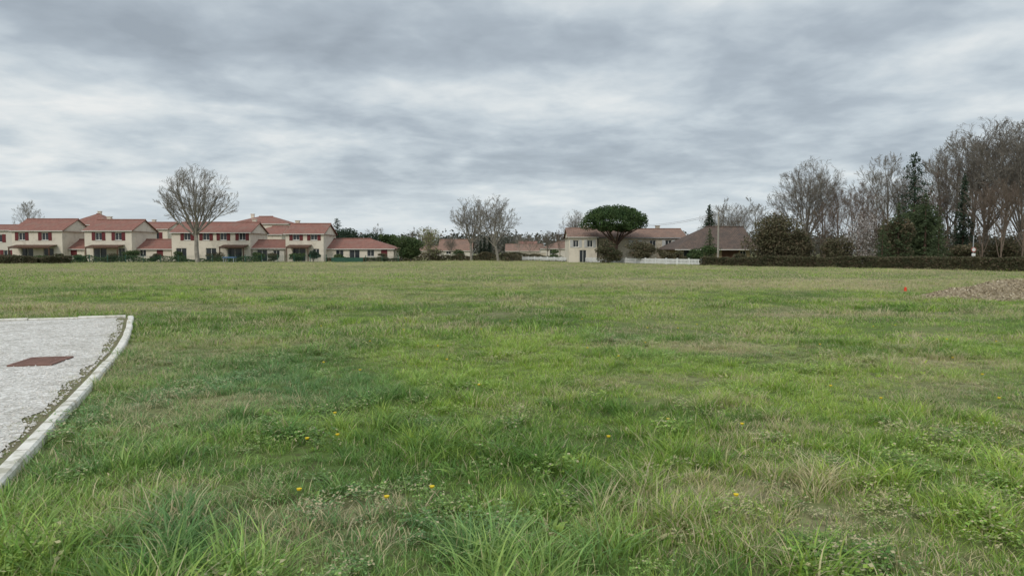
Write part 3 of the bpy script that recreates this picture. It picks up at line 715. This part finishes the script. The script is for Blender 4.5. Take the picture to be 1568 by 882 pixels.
def building(name, u0, u1, d, ve, vr, depth, ops=(), wall='cream', roof='roof', hipl=False, hipr=False, over=.25, shut='shutter', rot=0., chim=None, awn=None):
    Wd = px2(u1-u0, d); ze = Z(ve, d); zr = Z(vr, d+depth/2)
    par = link(bpy.data.objects.new(name, None)); par.location = (X((u0+u1)/2, d), d, 0); par.rotation_euler = (0, 0, rot)
    a, b_ = -Wd/2, Wd/2; O = []
    for (fc, w_, z0, z1, kind) in ops:
        c_ = a + Wd*fc; O.append((c_-w_/2, c_+w_/2, z0, min(z1, ze-.15), kind))
    mb = MB(); front_wall(mb, a, b_, -.1, ze, O)
    mb.quad((b_,0,-.1), (b_,depth,-.1), (b_,depth,ze), (b_,0,ze)); mb.quad((a,depth,-.1), (a,0,-.1), (a,0,ze), (a,depth,ze)); mb.quad((b_,depth,-.1), (a,depth,-.1), (a,depth,ze), (b_,depth,ze))
    if not hipl: mb.tri((a,0,ze), (a,depth/2,zr-.08), (a,depth,ze))
    if not hipr: mb.tri((b_,0,ze), (b_,depth,ze), (b_,depth/2,zr-.08))
    mb.obj('walls', M[wall], par)
    mb = MB(); o = over; sl_ = (zr-ze)/(depth/2); zo = ze - sl_*o; th = .12
    L = a-o; R_ = b_+o; hl = depth/2 if hipl else 0; hr = depth/2 if hipr else 0
    f = [(L,-o), (R_,-o), (R_,depth+o), (L,depth+o)]
    rl = (L+hl, depth/2, zr); rr_ = (R_-hr, depth/2, zr)
    A0, A1, A2, A3 = [(q[0], q[1], zo) for q in f]
    mb.quad(A0, A1, rr_, rl); mb.quad(A2, A3, rl, rr_)
    if hipl: mb.tri(A3, A0, rl)
    if hipr: mb.tri(A1, A2, rr_)
    U = [(q[0], q[1], zo-th) for q in f]; AA = [A0, A1, A2, A3]
    if not (hipl or hipr):
        for q0, q1, rp in ((A0, A3, rl), (A1, A2, rr_)):
            lo = (rp[0], rp[1], rp[2]-th)
            mb.quad(q0, rp, lo, (q0[0], q0[1], q0[2]-th)); mb.quad(q1, rp, lo, (q1[0], q1[1], q1[2]-th))
    for i in (0, 2): j = (i+1) % 4; mb.quad(U[i], U[j], AA[j], AA[i])
    if hipl: mb.quad(U[3], U[0], AA[0], AA[3])
    if hipr: mb.quad(U[1], U[2], AA[2], AA[1])
    mb.quad(U[0], U[3], U[2], U[1])
    mb.obj('roof', M[roof], par)
    mb = MB(); mb.cyl((L+hl, depth/2, zr+.02), (R_-hr, depth/2, zr+.02), .11, .11, 8); mb.obj('ridge', M[roof], par)
    g_ = MB(); fr = MB(); sh = MB()
    for (p, q, z0, z1, kind) in O:
        g_.quad((p,.17,z0), (q,.17,z0), (q,.17,z1), (p,.17,z1))
        t = .06
        for e in ((p, p+t, z0, z1), (q-t, q, z0, z1), (p+t, q-t, z1-t, z1), (p+t, q-t, z0, z0+t), ((p+q)/2-t/2, (p+q)/2+t/2, z0+t, z1-t)):
            fr.box(e[0], e[1], .11, .165, e[2], e[3])
        if kind == 'sh':
            w_ = (q-p)/2+.03
            for e in ((p-w_, p-.02), (q+.02, q+w_)): sh.box(e[0], e[1], -.055, -.004, z0-.04, z1+.04)
        if kind == 'closed': sh.box(p+.01, q-.01, .02, .08, z0+.01, z1-.01)
        if z0 > .5: fr.box(p-.06, q+.06, -.06, .10, z0-.08, z0-.003)
    if g_.v: g_.obj('windows', M['glass'], par)
    if fr.v: fr.obj('window_frames', M['frame'], par)
    if sh.v: sh.obj('shutters', M[shut], par)
    if chim:
        mb = MB(); 
        for c_ in chim:
            xc = a+Wd*c_; mb.box(xc-.3, xc+.3, depth/2+.3, depth/2+.8, zr-.8, zr+.45); mb.box(xc-.38, xc+.38, depth/2+.22, depth/2+.88, zr+.45, zr+.55)
        mb.obj('chimney', M[wall], par)
    if awn:
        mb = MB(); mr = MB()
        for (f0, f1) in awn:
            p, q = a+Wd*f0, a+Wd*f1
            mr.quad((p,-2.0,2.25), (q,-2.0,2.25), (q,-.01,2.60), (p,-.01,2.60)); mr.quad((p,-2.0,2.17), (p,-.01,2.52), (q,-.01,2.52), (q,-2.0,2.17)); mr.quad((p,-2.0,2.17), (q,-2.0,2.17), (q,-2.0,2.25), (p,-2.0,2.25))
            for xx_ in (p+.08, q-.2): mb.box(xx_, xx_+.13, -1.95, -1.82, 0, 2.18)
            mb.box(p+.21, q-.21, -1.93, -1.84, 2.02, 2.14)
        mb.obj('awning_posts', M['wood'], par); mr.obj('awning_roof', M['wood'], par)
    mb = MB(); mb.box(L+.02, R_-.02, -o-.09, -o-.005, zo-.13, zo-.03); mb.obj('gutter', M['frame'] if wall != 'stone' else M['metal'], par)
    return par
up = (3.30, 4.45)
def W2(*fs): return [(f, 1.0, up[0], up[1], 'sh') for f in fs]
D0 = 113
building('house', 102, 168, 140, 343, 328, 8, [(.3, 1.1, 3.6, 4.8, 'win')], hipl=True, hipr=True, chim=[.5])
building('house', -60, 20, 128, 352, 345, 8, [(.75, 1.2, 3.2, 4.5, 'sh'), (.9, 1.2, 0.4, 1.8, 'sh')], wall='cream2')
building('house', 206, 258, 134, 350, 341, 7, [(.65, 1.2, 3.8, 5.0, 'sh')], chim=[.3])
building('house', 352, 442, 142, 342, 332, 9, [], hipl=True, hipr=True, chim=[.25])
building('house', 380, 432, 130, 358, 347, 7, [(.3, 1.1, 3.2, 4.4, 'closed')], hipl=True)
building('terraced_house', 20, 97, D0, 352, 336, 8, W2(.2, .66) + [(.3, 1.8, 0, 2.1, 'win'), (.72, 1.6, 0, 2.1, 'win')], awn=[(.08, .9)])
building('house_annex', 98, 130, D0+1.5, 380, 367, 6, [(.5, 1.0, .9, 2.0, 'closed')])
building('terraced_house', 131, 203, D0, 352, 337, 8, W2(.30, .72) + [(.32, 2.0, 0, 2.1, 'win'), (.78, 1.0, 0, 2.1, 'win')], awn=[(.15, .85)], chim=[.2])
building('house_annex', 205, 263, D0+1.5, 380, 367, 6, [(.25, 1.0, .8, 1.9, 'win'), (.7, 1.0, .8, 1.9, 'closed')])
building('terraced_house', 264, 384, D0, 355, 341, 8, W2(.2, .44, .66, .9) + [(.12, 1.6, 0, 2.1, 'win'), (.50, 1.6, 0, 2.1, 'win'), (.80, 2.2, 0, 2.1, 'win')], awn=[(.66, .98)], chim=[.06, .93])
building('house_annex', 387, 436, D0+.5, 379, 368, 6, [(.3, 1.6, 0, 1.9, 'win'), (.75, 1.0, .8, 1.8, 'win')], wall='cream2')
building('terraced_house', 438, 496, D0, 357, 343, 8, W2(.28, .75) + [(.35, 2.0, 0, 2.1, 'win'), (.8, 1.0, .8, 2.0, 'win')], awn=[(.1, .7)], chim=[.1])
building('bungalow', 500, 603, D0+2, 380, 366, 9, [(.2, 1.2, .8, 1.9, 'win'), (.42, 1.6, 0, 1.9, 'win'), (.66, 1.1, .8, 1.9, 'win'), (.86, 1.0, .8, 1.9, 'closed')], hipr=True)
building('distant_house', 672, 722, 185, 383, 367, 9, [(.3, 1.2, .9, 2., 'win'), (.7, 1.2, .9, 2., 'win')], roof='roof_pale', wall='cream2')
building('distant_house', 775, 832, 190, 384, 374, 9, [(.3, 1.2, .4, 1.5, 'win')], roof='roof_pale')
building('distant_house', 828, 872, 175, 380, 370, 9, [(.4, 1.2, .9, 2., 'win')], roof='roof_pale', wall='cream2', hipl=True)
building('distant_house', 795, 822, 200, 376, 370, 8, [(.5, 1.2, 1.5, 2.6, 'win')], roof='roof')
building('distant_house', 640, 676, 200, 384, 377, 8, [], roof='roof_pale')
building('farmhouse', 871, 914, 106, 362, 350, 8, [(.25, .8, 2.2, 3.2, 'sh'), (.75, .8, 2.2, 3.2, 'sh'), (.5, 1., 0, 1.8, 'win')], roof='roof_pale', shut='shutter_w', chim=[.7])
building('stone_farmhouse', 916, 1050, 107, 363, 351, 9, [(.1, .9, 2.2, 3.2, 'win'), (.42, .9, 2.2, 3.2, 'sh'), (.62, .9, 2.2, 3.2, 'win'), (.8, .9, 2.2, 3.2, 'sh'), (.15, 1., 0, 1.9, 'closed'), (.5, 1.2, .4, 1.8, 'win'), (.85, 1.0, 0, 1.9, 'win')], wall='stone', roof='roof_pale', shut='shutter_w', chim=[.3, .75])
building('barn', 1040, 1148, 96, 377, 348, 11, [(.72, 2.2, 0, 1.9, 'closed'), (.9, .8, .9, 1.7, 'win'), (.2, 2.6, 0, 1.9, 'win')], wall='ochre', roof='roof_old', hipl=True, over=.8, shut='wood')
mb = MB(); d = 130; mb.box(X(775, d), X(836, d), d, d+.4, -.1, 1.25); mb.box(X(774, d), X(837, d), d-.05, d+.45, 1.253, 1.35); mb.obj('stone_wall', M['stone'])

par = link(bpy.data.objects.new('white_fence', None)); mbp = MB(); mbr = MB(); mbk = MB()
a = Vector((X(800, 123), 123, 0)); b_ = Vector((X(1073, 85), 85, 0)); L = (b_-a).length; n = int(L/2); t = (b_-a).normalized(); ang = math.atan2(t.y, t.x)
for i in range(n+1): mbp.box(i*L/n-.07, i*L/n+.07, -.07, .07, -.05, .80)
for z in (.16, .56): mbr.box(0, L, -.02, .02, z, z+.10)
for i in range(int(L/.24)): mbk.box(i*.24, i*.24+.15, -.05, -.023, .06, .70)
mbp.obj('posts', M['whitefence'], par); mbr.obj('rails', M['whitefence'], par); mbk.obj('slats', M['whitefence'], par); par.location = a; par.rotation_euler = (0, 0, ang)
def wire_fence(u0, d0, u1, d1, h, solid=False):
    par = link(bpy.data.objects.new('garden_fence', None)); a = Vector((X(u0, d0), d0, 0)); b_ = Vector((X(u1, d1), d1, 0)); L = (b_-a).length
    n = max(2, int(L/2)); mp_ = MB(); mr = MB()
    for i in range(n+1): mp_.box(i*L/n-.04, i*L/n+.04, -.04, .04, -.05, h+.05)
    if solid:
        for i in range(n): mr.box(i*L/n+.045, (i+1)*L/n-.045, -.01, .01, .05, h)
    else:
        z = .1
        while z < h: mr.box(0, L, -.008, .008, z, z+.018); z += .18
        for i in range(int(L/.22)): mr.box(i*.22, i*.22+.012, -.012, -.009, .05, h)
    mp_.obj('posts', M['greenmesh'], par); mr.obj('panels', M['greenmesh'], par); par.location = a; par.rotation_euler = (0, 0, math.atan2((b_-a).y, (b_-a).x))
wire_fence(110, 101, 300, 104, 1.1); wire_fence(300, 104, 500, 106, 1.1); wire_fence(508, 106, 556, 107, .7, True); wire_fence(560, 107, 610, 109, 1.0)
k = 0
for (u, w_, vt, d, mt) in [(205,26,383,106,'bush'), (238,16,388,106,'hedge'), (278,18,384,107,'bush'), (330,24,386,107,'brownleaf'), (170,22,388,104,'hedge'), (120,20,390,103,'bush'), (395,20,385,108,'bush'),
        (420,20,388,108,'hedge'), (455,22,388,108,'bush'), (480,18,384,108,'conif'), (520,20,388,108,'bush'), (585,18,388,110,'brownleaf'), (668,26,380,124,'brownleaf'), (700,22,382,126,'bush'), (785,22,384,120,'brownleaf'),
        (850,20,382,122,'bush'), (875,16,384,118,'bush'), (893,18,380,112,'conif2'), (1020,22,382,96,'brownleaf'), (1060,30,380,90,'bush'), (1085,30,376,87,'bush'), (1130,26,384,84,'hedge'), (1040,18,384,93,'hedge'), (15,30,388,100,'hedge'), (60,30,391,99,'bush'), (88,18,388,99,'hedge')]:
    k += 1; leafy('garden_shrub', u, d, px2(w_, d), Z(vt, d), mt, 1500, .09, seed=k, nl=8)
par = link(bpy.data.objects.new('covered_garden_table', None)); par.location = (X(352, 103), 103, 0)
mb = MB(); mb.box(-.8, .8, -.5, .5, .68, .78); mb.box(-.78, .78, -.48, .48, .782, .84); mb.obj('cover', M['bluepl'], par)
mb = MB(); [mb.box(x_-.04, x_+.04, y_-.04, y_+.04, 0, .68) for x_ in (-.7, .7) for y_ in (-.4, .4)]; mb.obj('legs', M['metal'], par)
par = link(bpy.data.objects.new('utility_pole', None)); d = 86; par.location = (X(1099, d), d, 0); hp = Z(325, d)
mb = MB(); mb.cyl((0,0,-.1), (0,0,hp), .13, .09, 8); mb.obj('pole', M['polewood'], par)
mb = MB(); mb.box(-.6, .6, -.16, -.11, hp-.35, hp-.25); [mb.cyl((x_,-.135,hp-.25), (x_,-.135,hp-.1), .04, .03, 6) for x_ in (-.5, 0.3, .5)]; mb.obj('crossarm', M['metal'], par)
mb = MB(); e = Vector((X(985, 107)-X(1099, d), 107-d+3, Z(344, 107))); s0 = Vector((0, -.135, hp-.1)); N_ = 14
for off in (0, .35):
    pr = None
    for i in range(N_+1):
        t = i/N_; q = s0.lerp(e, t); q.z -= 4*t*(1-t)*.35 + off*.5
        if pr is not None: mb.cyl(pr, q, .016, .016, 4)
        pr = q.copy()
mb.obj('wires', M['wood'], par)
par = link(bpy.data.objects.new('traffic_sign', None)); d = 62; par.location = (X(1489, d+3), d+3, 0)
mb = MB(); mb.cyl((0,0,-.1), (0,0,3.0), .04, .04, 8); mb.obj('post', M['metal'], par)
mb = MB(); mb.cyl((0,-.05,1.75), (0,-.08,1.75), .22, .22, 20); mb.obj('red_ring', M['signred'], par)
mb = MB(); mb.cyl((0,-.082,1.75), (0,-.09,1.75), .16, .16, 20); mb.box(-.16, .16, -.08, -.055, 1.2, 1.42); mb.obj('white_face', M['whitefence'], par)
print('grass instances', len(x))
